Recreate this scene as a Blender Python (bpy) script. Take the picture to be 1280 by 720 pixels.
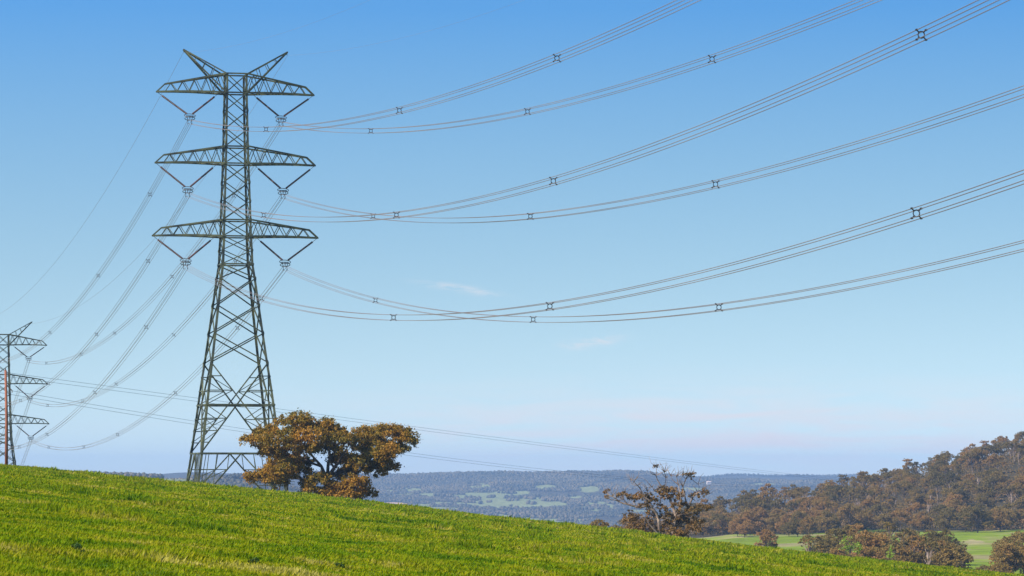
import bpy, math, random
import numpy as np
R = math.radians
rng = np.random.default_rng(7)
random.seed(7)
scene = bpy.context.scene
for o in list(bpy.data.objects): bpy.data.objects.remove(o, do_unlink=True)
COL = scene.collection

# ------------------------------------------------------------------ camera, sky, sun, exposure
F = 4500.0            # focal length of the photograph in its own pixels (1280 wide), horizon on row 600
cam = bpy.data.cameras.new('camera'); cam_o = bpy.data.objects.new('camera', cam); COL.objects.link(cam_o)
cam.sensor_width = 36; cam.lens = 36 * F / 1280; cam.shift_y = 240 / 1280
cam.clip_start = 0.5; cam.clip_end = 60000
cam_o.location = (0, 0, 0); cam_o.rotation_euler = (R(90), 0, 0)
scene.camera = cam_o
SUN_AZ, SUN_EL = R(-122), R(37)      # azimuth measured clockwise from +Y
SUN_STRENGTH, SKY_STRENGTH, EXPOSURE = 5.0, 0.13, 1.0
vs = scene.view_settings
vs.view_transform = 'Standard'; vs.look = 'None'; vs.exposure = EXPOSURE; vs.gamma = 1; vs.use_curve_mapping = False
scene.cycles.max_bounces = 6; scene.cycles.volume_bounces = 0; scene.cycles.transparent_max_bounces = 8

world = bpy.data.worlds.new('World'); scene.world = world; world.use_nodes = True
nt = world.node_tree; nt.nodes.clear()
def N(tree, t, **kw):
    n = tree.nodes.new(t)
    for k, v in kw.items(): setattr(n, k, v)
    return n
def math_node(tree, op, a, b=None, c=None, clamp=False):
    n = N(tree, 'ShaderNodeMath', operation=op, use_clamp=clamp)
    for i, v in enumerate((a, b, c)):
        if v is None: continue
        if isinstance(v, (int, float)): n.inputs[i].default_value = v
        else: tree.links.new(v, n.inputs[i])
    return n.outputs[0]
def build_world():
    tc = N(nt, 'ShaderNodeTexCoord'); sep = N(nt, 'ShaderNodeSeparateXYZ'); nt.links.new(tc.outputs['Generated'], sep.inputs[0])
    x, y, z = sep.outputs
    # the photograph's clear, deep sky: the sky model is read a little steeper than the view
    zz = math_node(nt, 'MULTIPLY_ADD', z, 6.0, 0.07)
    cmb = N(nt, 'ShaderNodeCombineXYZ'); nt.links.new(x, cmb.inputs[0]); nt.links.new(y, cmb.inputs[1]); nt.links.new(zz, cmb.inputs[2])
    nrm = N(nt, 'ShaderNodeVectorMath', operation='NORMALIZE'); nt.links.new(cmb.outputs[0], nrm.inputs[0])
    sky = N(nt, 'ShaderNodeTexSky', sky_type='NISHITA'); sky.sun_disc = False
    sky.sun_elevation = SUN_EL; sky.sun_rotation = SUN_AZ % (2 * math.pi)
    sky.altitude = 300; sky.air_density = 1.0; sky.dust_density = 1.0; sky.ozone_density = 2.0
    nt.links.new(nrm.outputs[0], sky.inputs[0])
    hsv = N(nt, 'ShaderNodeHueSaturation');  
    def by_height(lo, hi):
        m = N(nt, 'ShaderNodeMapRange'); m.inputs[1].default_value = 0.0; m.inputs[2].default_value = 0.13; m.inputs[3].default_value = lo; m.inputs[4].default_value = hi; nt.links.new(z, m.inputs[0]); return m.outputs[0]
    nt.links.new(by_height(.440, .490), hsv.inputs['Hue']); nt.links.new(by_height(.42, 1.26), hsv.inputs['Saturation']); nt.links.new(by_height(.58, 1.28), hsv.inputs['Value'])
    nt.links.new(sky.outputs[0], hsv.inputs['Color'])
    # thin high cloud: a pale pinkish band low down and two wisps
    ysafe = math_node(nt, 'MAXIMUM', y, 0.05)
    u = math_node(nt, 'DIVIDE', x, ysafe); v = math_node(nt, 'DIVIDE', z, ysafe)
    def gauss(val, c, w):
        d = math_node(nt, 'DIVIDE', math_node(nt, 'SUBTRACT', val, c), w)
        return math_node(nt, 'EXPONENT', math_node(nt, 'MULTIPLY', math_node(nt, 'MULTIPLY', d, d), -1.0))
    def noise(su, sv, lo, hi, off):
        c = N(nt, 'ShaderNodeCombineXYZ'); nt.links.new(math_node(nt, 'MULTIPLY', u, su), c.inputs[0]); nt.links.new(math_node(nt, 'MULTIPLY', v, sv), c.inputs[1]); c.inputs[2].default_value = off
        n = N(nt, 'ShaderNodeTexNoise'); n.inputs['Scale'].default_value = 1; n.inputs['Detail'].default_value = 6; n.inputs['Roughness'].default_value = 0.6
        n.inputs['Distortion'].default_value = 0.6
        nt.links.new(c.outputs[0], n.inputs['Vector'])
        m = N(nt, 'ShaderNodeMapRange'); m.inputs[1].default_value = lo; m.inputs[2].default_value = hi; nt.links.new(n.outputs[0], m.inputs[0])
        return m.outputs[0]
    band = math_node(nt, 'MULTIPLY', math_node(nt, 'MULTIPLY', gauss(v, 0.0135, 0.0100), gauss(u, 0.070, 0.105)), noise(26, 240, 0.36, 0.62, 3.1))
    v1 = math_node(nt, 'ADD', v, math_node(nt, 'MULTIPLY', u, 0.16))
    w1 = math_node(nt, 'MULTIPLY', math_node(nt, 'MULTIPLY', gauss(v1, 0.0508, 0.0010), gauss(u, -0.014, 0.009)), noise(150, 900, 0.40, 0.6, 9.0))
    v2 = math_node(nt, 'ADD', v, math_node(nt, 'MULTIPLY', u, -0.13))
    w2 = math_node(nt, 'MULTIPLY', math_node(nt, 'MULTIPLY', gauss(v2, 0.0354, 0.0014), gauss(u, 0.0222, 0.007)), noise(140, 600, 0.40, 0.62, 5.0))
    tot = math_node(nt, 'ADD', math_node(nt, 'MULTIPLY', band, 1.0), math_node(nt, 'ADD', math_node(nt, 'MULTIPLY', w1, 0.6), math_node(nt, 'MULTIPLY', w2, 0.7)), clamp=True)
    mix = N(nt, 'ShaderNodeMix', data_type='RGBA'); nt.links.new(tot, mix.inputs[0]); nt.links.new(hsv.outputs[0], mix.inputs[6])
    mix.inputs[7].default_value = (3.35, 3.2, 3.25, 1)
    bg = N(nt, 'ShaderNodeBackground'); bg.inputs[1].default_value = SKY_STRENGTH
    nt.links.new(mix.outputs[2], bg.inputs[0])
    out = N(nt, 'ShaderNodeOutputWorld'); nt.links.new(bg.outputs[0], out.inputs[0])
build_world()
sun = bpy.data.lights.new('sun', 'SUN'); sun.energy = SUN_STRENGTH; sun.angle = R(0.53); sun.color = (1.0, 0.93, 0.82)
sun_o = bpy.data.objects.new('sun', sun); COL.objects.link(sun_o)
sun_o.rotation_euler = (R(90) - SUN_EL, 0, math.pi - SUN_AZ)

# ------------------------------------------------------------------ helpers
def P(px, py, D):
    """the point at distance D seen at photograph pixel (px, py)"""
    return np.array(((px - 640) / F * D, D, (600 - py) / F * D))
def mesh_from(name, verts, faces):
    me = bpy.data.meshes.new(name); me.from_pydata([tuple(map(float, v)) for v in verts], [], faces); me.update(); return me
def mesh_np(name, verts, k):
    """verts (n*k,3): consecutive k-gons"""
    verts = np.asarray(verts, np.float32).reshape(-1, 3); n = len(verts) // k
    me = bpy.data.meshes.new(name); me.vertices.add(n * k); me.vertices.foreach_set('co', verts.ravel())
    me.loops.add(n * k); me.loops.foreach_set('vertex_index', np.arange(n * k, dtype=np.int32))
    me.polygons.add(n); me.polygons.foreach_set('loop_start', np.arange(0, n * k, k, dtype=np.int32))
    me.update(calc_edges=True); return me
def mesh_idx(name, verts, faces):
    """verts (n,3), faces (m,k) arrays"""
    verts = np.asarray(verts, np.float32); faces = np.asarray(faces, np.int32); m, k = faces.shape
    me = bpy.data.meshes.new(name); me.vertices.add(len(verts)); me.vertices.foreach_set('co', verts.ravel())
    me.loops.add(m * k); me.loops.foreach_set('vertex_index', faces.ravel())
    me.polygons.add(m); me.polygons.foreach_set('loop_start', np.arange(0, m * k, k, dtype=np.int32))
    me.update(calc_edges=True); return me
def link(name, me, mat=None, parent=None):
    o = bpy.data.objects.new(name, me); COL.objects.link(o)
    if mat: me.materials.clear(); me.materials.append(mat)
    if parent: o.parent = parent
    return o
def tag(o, label, cat, group=None):
    o['label'] = label; o['category'] = cat
    if group: o['group'] = group
    return o
def thing(name, label, cat, loc=(0, 0, 0), rz=0, group=None):
    o = bpy.data.objects.new(name, None); COL.objects.link(o); o.location = tuple(map(float, loc)); o.rotation_euler = (0, 0, rz)
    o.empty_display_size = 1
    return tag(o, label, cat, group)
def copy_tree(o, parent=None):
    c = o.copy(); COL.objects.link(c)
    if parent: c.parent = parent
    for ch in list(o.children): copy_tree(ch, c)
    return c
class MB:
    """collects bars, tubes and lathes into one mesh"""
    def __init__(s): s.v = []; s.f = []
    def frame(s, d):
        d = d / np.linalg.norm(d); up = np.array((0, 0, 1.)) if abs(d[2]) < 0.95 else np.array((0, 1., 0))
        a = np.cross(d, up); a /= np.linalg.norm(a); b = np.cross(a, d); return a, b
    def tube(s, pts, rad, n=6):
        pts = [np.asarray(p, float) for p in pts]; b0 = len(s.v); m = len(pts)
        if not hasattr(rad, '__len__'): rad = [rad] * m
        for i, p in enumerate(pts):
            d = pts[min(i + 1, m - 1)] - pts[max(i - 1, 0)]; a, b = s.frame(d)
            for k in range(n):
                t = 2 * math.pi * (k + .5) / n; s.v.append(p + rad[i] * (a * math.cos(t) + b * math.sin(t)))
        for i in range(m - 1):
            for k in range(n):
                k2 = (k + 1) % n; s.f.append((b0 + i*n + k, b0 + i*n + k2, b0 + (i+1)*n + k2, b0 + (i+1)*n + k))
        s.f.append(tuple(b0 + k for k in range(n))[::-1]); s.f.append(tuple(b0 + (m-1)*n + k for k in range(n)))
    def bar(s, p, q, w): s.tube([p, q], w * 0.7071, 4)
    def angle(s, p, q, w, t=0.03, sx=1, sy=1):
        """an L-shaped steel angle, flanges along x and y"""
        p = np.asarray(p, float); q = np.asarray(q, float)
        prof = [(0, 0), (w, 0), (w, t), (t, t), (t, w), (0, w)]
        b0 = len(s.v)
        for e in (p, q):
            for (x, y) in prof: s.v.append(e + np.array((-sx * x, -sy * y, 0)))
        for k in range(6):
            k2 = (k + 1) % 6; s.f.append((b0 + k, b0 + k2, b0 + 6 + k2, b0 + 6 + k))
        s.f.append((b0, b0+1, b0+2, b0+3)); s.f.append((b0, b0+3, b0+4, b0+5)); s.f.append((b0+9, b0+8, b0+7, b0+6)); s.f.append((b0+11, b0+10, b0+9, b0+6))
    def box(s, c, h):
        b0 = len(s.v); c = np.asarray(c, float)
        for x in (-1, 1):
            for y in (-1, 1):
                for z in (-1, 1): s.v.append(c + np.array((x*h[0], y*h[1], z*h[2])))
        for f in ((0,1,3,2),(4,6,7,5),(0,4,5,1),(2,3,7,6),(0,2,6,4),(1,5,7,3)): s.f.append(tuple(b0 + i for i in f))
    def mesh(s, name): return mesh_from(name, s.v, s.f)
    def build(s, name, mat, parent=None, smooth=False):
        me = s.mesh(name); o = link(name, me, mat, parent)
        if smooth: me.polygons.foreach_set('use_smooth', [True] * len(me.polygons))
        return o

def _hash(ix, iy, seed):
    h = (ix.astype(np.int64) * 374761393 + iy.astype(np.int64) * 668265263 + seed * 144269504) & 0xffffffff
    h = ((h ^ (h >> 13)) * 1274126177) & 0xffffffff
    return ((h ^ (h >> 16)) & 0xffff) / 65535.0
def vnoise(x, y, seed=0):
    ix = np.floor(x); iy = np.floor(y); fx = x - ix; fy = y - iy
    fx = fx*fx*(3-2*fx); fy = fy*fy*(3-2*fy)
    a = _hash(ix, iy, seed); b = _hash(ix+1, iy, seed); c = _hash(ix, iy+1, seed); d = _hash(ix+1, iy+1, seed)
    return (a*(1-fx)+b*fx)*(1-fy) + (c*(1-fx)+d*fx)*fy
def fbm(x, y, seed=0, oct=4):
    t = 0; a = .5; n = 0
    for i in range(oct): t = t + a * vnoise(x * 2**i + 17.3*i, y * 2**i - 9.1*i, seed + i); n += a; a *= .5
    return t / n
def sstep(a, b, x):
    t = np.clip((x - a) / (b - a), 0, 1); return t*t*(3-2*t)

# ------------------------------------------------------------------ materials
def mat_new(name):
    m = bpy.data.materials.new(name); m.use_nodes = True; t = m.node_tree; t.nodes.clear()
    out = N(t, 'ShaderNodeOutputMaterial'); return m, t, out
def ramp(t, fac, stops, interp='LINEAR'):
    r = N(t, 'ShaderNodeValToRGB'); r.color_ramp.interpolation = interp
    e = r.color_ramp.elements
    while len(e) < len(stops): e.new(0.5)
    for i, (p, c) in enumerate(stops): e[i].position = p; e[i].color = (*c, 1)
    t.links.new(fac, r.inputs[0]); return r.outputs[0]
def simple_mat(name, c1, c2, scale=3.0, rough=.6, metal=0.0, spec=.3):
    m, t, out = mat_new(name); b = N(t, 'ShaderNodeBsdfPrincipled')
    tc = N(t, 'ShaderNodeTexCoord'); n = N(t, 'ShaderNodeTexNoise'); n.inputs['Scale'].default_value = scale; n.inputs['Detail'].default_value = 5
    t.links.new(tc.outputs['Object'], n.inputs['Vector'])
    t.links.new(ramp(t, n.outputs[0], [(.35, c1), (.65, c2)]), b.inputs['Base Color'])
    b.inputs['Roughness'].default_value = rough; b.inputs['Metallic'].default_value = metal; b.inputs['Specular IOR Level'].default_value = spec
    t.links.new(b.outputs[0], out.inputs[0]); return m
def leaf_mat(name, cols, patch_scale=.35, obj_random=0.0, transl=.3, isl=.35):
    """foliage: colour from a patchy noise, a random value per leaf and (for copies) per tree"""
    m, t, out = mat_new(name)
    tc = N(t, 'ShaderNodeTexCoord'); n = N(t, 'ShaderNodeTexNoise'); n.inputs['Scale'].default_value = patch_scale; n.inputs['Detail'].default_value = 3
    t.links.new(tc.outputs['Object'], n.inputs['Vector'])
    g = N(t, 'ShaderNodeNewGeometry'); oi = N(t, 'ShaderNodeObjectInfo')
    nm = N(t, 'ShaderNodeMapRange'); nm.inputs[1].default_value = .3; nm.inputs[2].default_value = .7; t.links.new(n.outputs[0], nm.inputs[0])
    f = math_node(t, 'MULTIPLY', nm.outputs[0], 1 - isl - obj_random)
    f = math_node(t, 'MULTIPLY_ADD', g.outputs['Random Per Island'], isl, f)
    f = math_node(t, 'MULTIPLY_ADD', oi.outputs['Random'], obj_random, f)
    c = ramp(t, f, cols)
    d = N(t, 'ShaderNodeBsdfPrincipled'); d.inputs['Roughness'].default_value = .6; d.inputs['Specular IOR Level'].default_value = .2; t.links.new(c, d.inputs['Base Color'])
    tr = N(t, 'ShaderNodeBsdfTranslucent'); t.links.new(c, tr.inputs[0])
    mx = N(t, 'ShaderNodeMixShader'); mx.inputs[0].default_value = transl; t.links.new(d.outputs[0], mx.inputs[1]); t.links.new(tr.outputs[0], mx.inputs[2])
    t.links.new(mx.outputs[0], out.inputs[0]); return m

M_steel = simple_mat('lattice_steel', (.016, .020, .014), (.088, .092, .042), .5, .55, .2, .4)
M_wire = simple_mat('wire_metal', (.15, .12, .115), (.22, .18, .17), .05, .5, .3, .4)
M_farwire = simple_mat('far_wire_metal', (.05, .05, .06), (.07, .07, .08), .05, .6, .2, .3)
M_insul = simple_mat('insulator_brown', (.05, .02, .018), (.10, .035, .03), 2, .35, 0, .5)
M_ring = simple_mat('ring_metal', (.05, .05, .055), (.12, .12, .125), 2, .45, .5, .5)
M_spacer = simple_mat('spacer_metal', (.015, .013, .015), (.03, .025, .025), 2, .5, .3, .4)
M_bark = simple_mat('dark_bark', (.035, .025, .018), (.10, .07, .05), 1.5, .85)
M_palebark = simple_mat('pale_bark', (.07, .05, .04), (.26, .19, .145), .9, .8)
M_timber = simple_mat('weathered_timber', (.16, .052, .028), (.24, .085, .045), 1.2, .8)
M_leafbig = leaf_mat('orange_brown_leaves', [(.12, (.07, .076, .008)), (.40, (.18, .122, .010)), (.62, (.27, .138, .011)), (.9, (.36, .165, .017))], .22, 0, .3, .4)
M_leafbare = leaf_mat('sparse_brown_leaves', [(.2, (.09, .064, .018)), (.5, (.20, .112, .032)), (.85, (.29, .155, .055))], .4, 0, .25, .4)
M_leafwood = leaf_mat('bush_leaves', [(.10, (.055, .048, .013)), (.32, (.14, .10, .022)), (.52, (.215, .135, .030)), (.72, (.265, .128, .033)), (.92, (.21, .145, .07))], .12, .45, .2, .25)
M_leafyoung = leaf_mat('young_leaves', [(.2, (.16, .24, .03)), (.8, (.32, .42, .06))], 1.0, 0, .4, .4)
M_weed = leaf_mat('dark_weed_leaves', [(.2, (.02, .05, .010)), (.8, (.05, .10, .016))], 2.0, 0, .25, .5)

# ------------------------------------------------------------------ ground heights
CREST = [(-300,560),(-100,574),(0,580.5),(64,587),(129,596),(206,602),(247,605.5),(330,614),(400,621.5),(474,629.5),(547,640),(640,649),(728,658.5),(841,671),(900,680),(989,690.5),(1072,698),(1152,708.5),(1250,717.5),(1400,733),(1700,760)]
CX = np.array([(p[0]-640)/F*400 for p in CREST]); CZ = np.array([(600-p[1])/F*400 for p in CREST])
ZC0 = np.interp(0, CX, CZ)
def near_h(x, y):
    d = np.clip(y - 400, 0, None)
    drop = np.where(d < 200, 1.8e-4*d*d, 7.2 + .072*(d-200))
    xs = np.clip(x, -100, 110); S = np.interp(xs, CX, CZ) - ZC0
    # soften the kinks of the interpolated cross slope
    for k in (-4, 4, -8, 8): S = S + np.interp(np.clip(xs+k, -100, 110), CX, CZ) - ZC0
    S = S/5
    return -1.7 - (-1.7 - ZC0)/400*np.clip(y, 0, None) - drop + S
VC = np.array([-800,-400,0,100,200,300,400,470,640,750,800,870,920,1000,1100,1200,1280,1500,1900], float)
VT = [
 (850,  [-27]*7+[-26,-26,-25,-25,-24,-24,-23.5,-23,-23,-23,-22,-20]),
 (1150, [-33]*7+[-35,-36,-30,-28,-25,-23.4,-22.5,-22.3,-22.2,-22,-20,-15]),
 (1500, [-40]*7+[-44,-45,-32,-27,-24,-22.5,-22.3,-21.8,-21.2,-20.4,-15,-8]),
 (1600, [-42]*7+[-46,-48,-32,-27,-24,-21,-18.5,-14.5,-11,-8.5,-1,11]),
 (1750, [-44]*7+[-48,-52,-38,-30,-24,-18.5,-13.5,-6.5,2.5,8,20,35]),
 (1950, [-46]*7+[-50,-56,-48,-41,-35,-27,-17.5,-8,5.5,15.5,34,54]),
 (2200, [-48]*7+[-53,-60,-60,-55,-50,-42,-32,-20,-5,8,30,50]),
 (3000, [-40]*6+[-50,-57,-70,-80,-80,-80,-70,-60,-50,-40,-30,-10,0]),
 (3900, [-35]*6+[-52,-62,-80]+[-85]*7+[-75,-60,-50]),
 (4800, [7,7,6,7,5.5,4,-22,-50,-80]+[-90]*8+[-70,-60]),
 (5600, [-35]*6+[-55,-75,-86]+[-91]*10),
 (6500, [-80,-80,-80,-78,-76,-76,-80,-86]+[-90]*11),
 (7200, [-60,-60,-60,-58,-56,-58,-62,-66,-70,-72,-72,-72,-70,-70,-70,-70,-70,-70,-70]),
 (8000, [-32,-32,-32,-30,-28,-30,-36,-38,-36,-34,-34,-36,-38,-40,-40,-40,-40,-40,-40]),
 (8800, [-8,-8,-8,-6,-4,-6,-10,-14,-4,-8,-2,-12,-15,-18,-20,-20,-20,-20,-20]),
 (9500, [6,6,8,10,14,10,8,10,11,15,11,5,-1,-7,-10,-10,-10,-10,-10]),
 (10500,[-20]*19),
 (12500,[-40]*9+[-20,-10,10,14,11,8,8,8,8,8]),
 (14000,[-80]*19)]
VR = np.array([r for r, _ in VT]); VZ = np.array([z for _, z in VT], float)
def valley_h(px, r):
    px = np.clip(px, VC[0], VC[-1]); lr = np.clip(r, VR[0], VR[-1])
    i = np.clip(np.searchsorted(VC, px) - 1, 0, len(VC)-2); j = np.clip(np.searchsorted(VR, lr) - 1, 0, len(VR)-2)
    a = (px - VC[i])/(VC[i+1]-VC[i]); b = (lr - VR[j])/(VR[j+1]-VR[j])
    a = .5*a + .5*a*a*(3-2*a); b = .5*b + .5*b*b*(3-2*b)
    return (VZ[j,i]*(1-a)+VZ[j,i+1]*a)*(1-b) + (VZ[j+1,i]*(1-a)+VZ[j+1,i+1]*a)*b
def ground(x, y, fine=True):
    x = np.asarray(x, float); y = np.asarray(y, float); r = np.hypot(x, y); th = np.arctan2(x, y)
    px = 640 + F*np.tan(np.clip(th, -.28, .28))
    V = valley_h(px, r)
    V = V + (fbm(x/900, y/900, 5, 4)-.5)*np.interp(r, [800, 2300, 3500, 7000, 10000], [1, 4, 10, 26, 16]) + (fbm(x/260, y/420, 6, 3)-.5)*np.interp(r, [2500, 3500, 7000, 9500], [0, 9, 24, 36]) + (fbm(x/60, y/60, 8, 3)-.5)*1.5
    w180 = sstep(R(60), R(180), np.abs(th)); V = V*(1-w180) + (-30)*w180
    Nh = near_h(x, np.where(np.abs(th) < R(80), y, 0))
    w = sstep(560, 900, r)
    h = Nh*(1-w) + V*w
    if fine:
        fade = 1 - sstep(450, 600, r)
        h = h + fade*((fbm(x/7, y/9, 21, 3)-.5)*.30 + (fbm(x/1.4, y/1.7, 33, 2)-.5)*.12)
    return h
def gz(x, y): return float(ground(np.array([x]), np.array([y]))[0])

# paddocks on the far hillside: (column, row, half width, half height in photograph pixels, kind)
PADDOCKS = [(625,622,52,9,0),(655,632,60,6,0),(562,633,48,6,0),(600,646,40,4,0),(650,652,45,5,0),(700,652,40,4,0),(487,631,26,3,1),(505,614,26,4,0),(533,618,10,4,0),
            (600,608,14,4,0),(680,609,16,3,0),(735,612,14,4,0),(745,634,24,7,0),(720,622,10,3,0),(866,612,16,3,0),(215,600,30,2.5,0),(300,601,25,2.5,0),(950,606,20,2,0),(795,640,20,4,0)]
def paddock_mask(px, py, x, y):
    """0 = wood, 1 = pasture, 2 = bare soil"""
    m = np.zeros_like(px); wob = (fbm(px/14, py/5, 51, 3)-.5)
    for (cx, cy, hw, hh, k) in PADDOCKS:
        q = ((px-cx)/hw)**2 + ((py-cy)/hh)**2 + wob*1.3
        m = np.where(q < 1, 1 + k, m)
    return m
def build_terrain():
    a = np.concatenate([np.arange(-10.5, 10.5, .05), np.arange(10.5, 349.4, 3.0)]); a = np.radians(a); na = len(a)
    rows = [1.5]
    while rows[-1] < 36: rows.append(rows[-1]*1.13)
    rows = np.concatenate([rows, np.arange(40, 440, .85), np.arange(440, 2200, 11), np.arange(2200, 6500, 90), np.arange(6500, 10500, 16), np.arange(10500, 14001, 175)])
    Rr, A = np.meshgrid(rows, a, indexing='ij'); X = Rr*np.sin(A); Y = Rr*np.cos(A); Z = ground(X, Y)
    verts = np.stack([X, Y, Z], -1).reshape(-1, 3); nr = len(rows)
    verts = np.vstack([verts, [[0, 0, gz(0, 0)]]])
    i = np.arange(nr-1)[:, None]*na; j = np.arange(na)[None, :]; j2 = (j+1) % na
    q = np.stack([i+j, i+j2, i+na+j2, i+na+j], -1).reshape(-1, 4)[:, ::-1]
    me = mesh_idx('terrain', verts, q)
    me.polygons.foreach_set('use_smooth', np.ones(len(q), bool))
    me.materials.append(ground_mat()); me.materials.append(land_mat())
    far = (Rr[:-1] > 640).astype(np.int32).repeat(1, 1).reshape(-1); me.polygons.foreach_set('material_index', far)
    # land cover colours: what grows where (wood floor, pasture, ploughed soil)
    px = 640 + F*np.tan(np.clip(A, -.28, .28)); px = np.where(np.abs(((A+np.pi) % (2*np.pi))-np.pi) > .3, -2000, px); py = 600 - F*Z/np.maximum(Y, 1)
    wood = np.array((.045, .036, .020)); past = np.array((.16, .17, .065)); soil = np.array((.40, .25, .16)); mead = np.array((.145, .190, .012)); dry = np.array((.20, .17, .07))
    c = np.zeros(Z.shape + (3,)); c[:] = wood
    pm = paddock_mask(px, py, X, Y); fr = (Rr > 2600)[..., None]
    patch = fbm(X/160, Y/160, 61, 4)[..., None]
    c = np.where(fr & (pm[..., None] >= 1), past*(.75+.5*patch), c); c = np.where(fr & (pm[..., None] >= 2), soil, c)
    meadow = (Rr > 640) & (Rr < 1490 + 30*(fbm(X/40, Y/40, 71, 3)-.5) + np.interp(px, [900, 1000, 1080, 1150, 1280], [0, 0, 30, 0, 0]))
    mp = fbm(X/45, Y/60, 73, 4)[..., None]
    mc = mead*(.7+.5*mp) ; mc = mc*(1-sstep(.52, .66, mp)) + dry*sstep(.52, .66, mp)
    c = np.where(meadow[..., None], mc, c)
    sand = meadow & ((((px-1218)/13)**2 + ((py-677)/2.2)**2 + (fbm(px/6, py/2, 77, 2)-.5)) < 1); c = np.where(sand[..., None], np.array((.24, .20, .09)), c)
    col = me.color_attributes.new('cover', 'FLOAT_COLOR', 'POINT')
    full = np.ones((len(verts), 4), np.float32); full[:-1, :3] = c.reshape(-1, 3); col.data.foreach_set('color', full.ravel())
    o = link('terrain', me); o['kind'] = 'structure'; return o
GRASS_STOPS = [(.06, (.030, .082, .004)), (.30, (.095, .162, .005)), (.55, (.165, .205, .006)), (.80, (.245, .232, .010))]
def ground_mat():
    m, t, out = mat_new('pasture'); b = N(t, 'ShaderNodeBsdfPrincipled'); b.inputs['Roughness'].default_value = .9; b.inputs['Specular IOR Level'].default_value = .1
    f = grass_factor(t)
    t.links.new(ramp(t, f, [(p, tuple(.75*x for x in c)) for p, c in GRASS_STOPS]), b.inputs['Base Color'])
    t.links.new(b.outputs[0], out.inputs[0]); return m
def grass_factor(t):
    g = N(t, 'ShaderNodeNewGeometry')
    def nz(s, det, loc=0):
        mp = N(t, 'ShaderNodeMapping'); mp.inputs['Scale'].default_value = (s, s*.55, 0); mp.inputs['Location'].default_value = (loc, loc, 0)
        n = N(t, 'ShaderNodeTexNoise'); n.inputs['Scale'].default_value = 1; n.inputs['Detail'].default_value = det; n.inputs['Roughness'].default_value = .55
        t.links.new(g.outputs['Position'], mp.inputs[0]); t.links.new(mp.outputs[0], n.inputs['Vector']); return n.outputs[0]
    big = nz(.05, 2); mid = nz(.33, 4, 7.0); sm = nz(1.6, 3, 3.0)
    f = math_node(t, 'MULTIPLY_ADD', big, .9, -.45); f = math_node(t, 'MULTIPLY_ADD', mid, 1.9, f); f = math_node(t, 'MULTIPLY_ADD', sm, .7, f)
    return math_node(t, 'ADD', f, -.76)
def land_mat():
    m, t, out = mat_new('countryside'); b = N(t, 'ShaderNodeBsdfPrincipled'); b.inputs['Roughness'].default_value = .95; b.inputs['Specular IOR Level'].default_value = .05
    at = N(t, 'ShaderNodeAttribute', attribute_name='cover')
    g = N(t, 'ShaderNodeNewGeometry'); n = N(t, 'ShaderNodeTexNoise'); n.inputs['Scale'].default_value = .12; n.inputs['Detail'].default_value = 5
    t.links.new(g.outputs['Position'], n.inputs['Vector'])
    mr = N(t, 'ShaderNodeMapRange'); mr.inputs[1].default_value = .25; mr.inputs[2].default_value = .75; mr.inputs[3].default_value = .6; mr.inputs[4].default_value = 1.4; t.links.new(n.outputs[0], mr.inputs[0])
    vm = N(t, 'ShaderNodeVectorMath', operation='SCALE'); t.links.new(at.outputs['Color'], vm.inputs[0]); t.links.new(mr.outputs[0], vm.inputs['Scale'])
    t.links.new(vm.outputs[0], b.inputs['Base Color']); t.links.new(b.outputs[0], out.inputs[0]); return m
build_terrain()

# ------------------------------------------------------------------ haze
def build_haze():
    mb = MB(); mb.box((0, 0, -32), (14600, 14600, 128)); m, t, out = mat_new('haze_air')
    pv = N(t, 'ShaderNodeVolumePrincipled'); pv.inputs['Color'].default_value = (.32, .50, .80, 1); pv.inputs['Density'].default_value = 0.70e-4; pv.inputs['Anisotropy'].default_value = 0.0
    t.links.new(pv.outputs[0], out.inputs['Volume'])
    o = mb.build('haze', m); o['kind'] = 'stuff'
build_haze()

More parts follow.
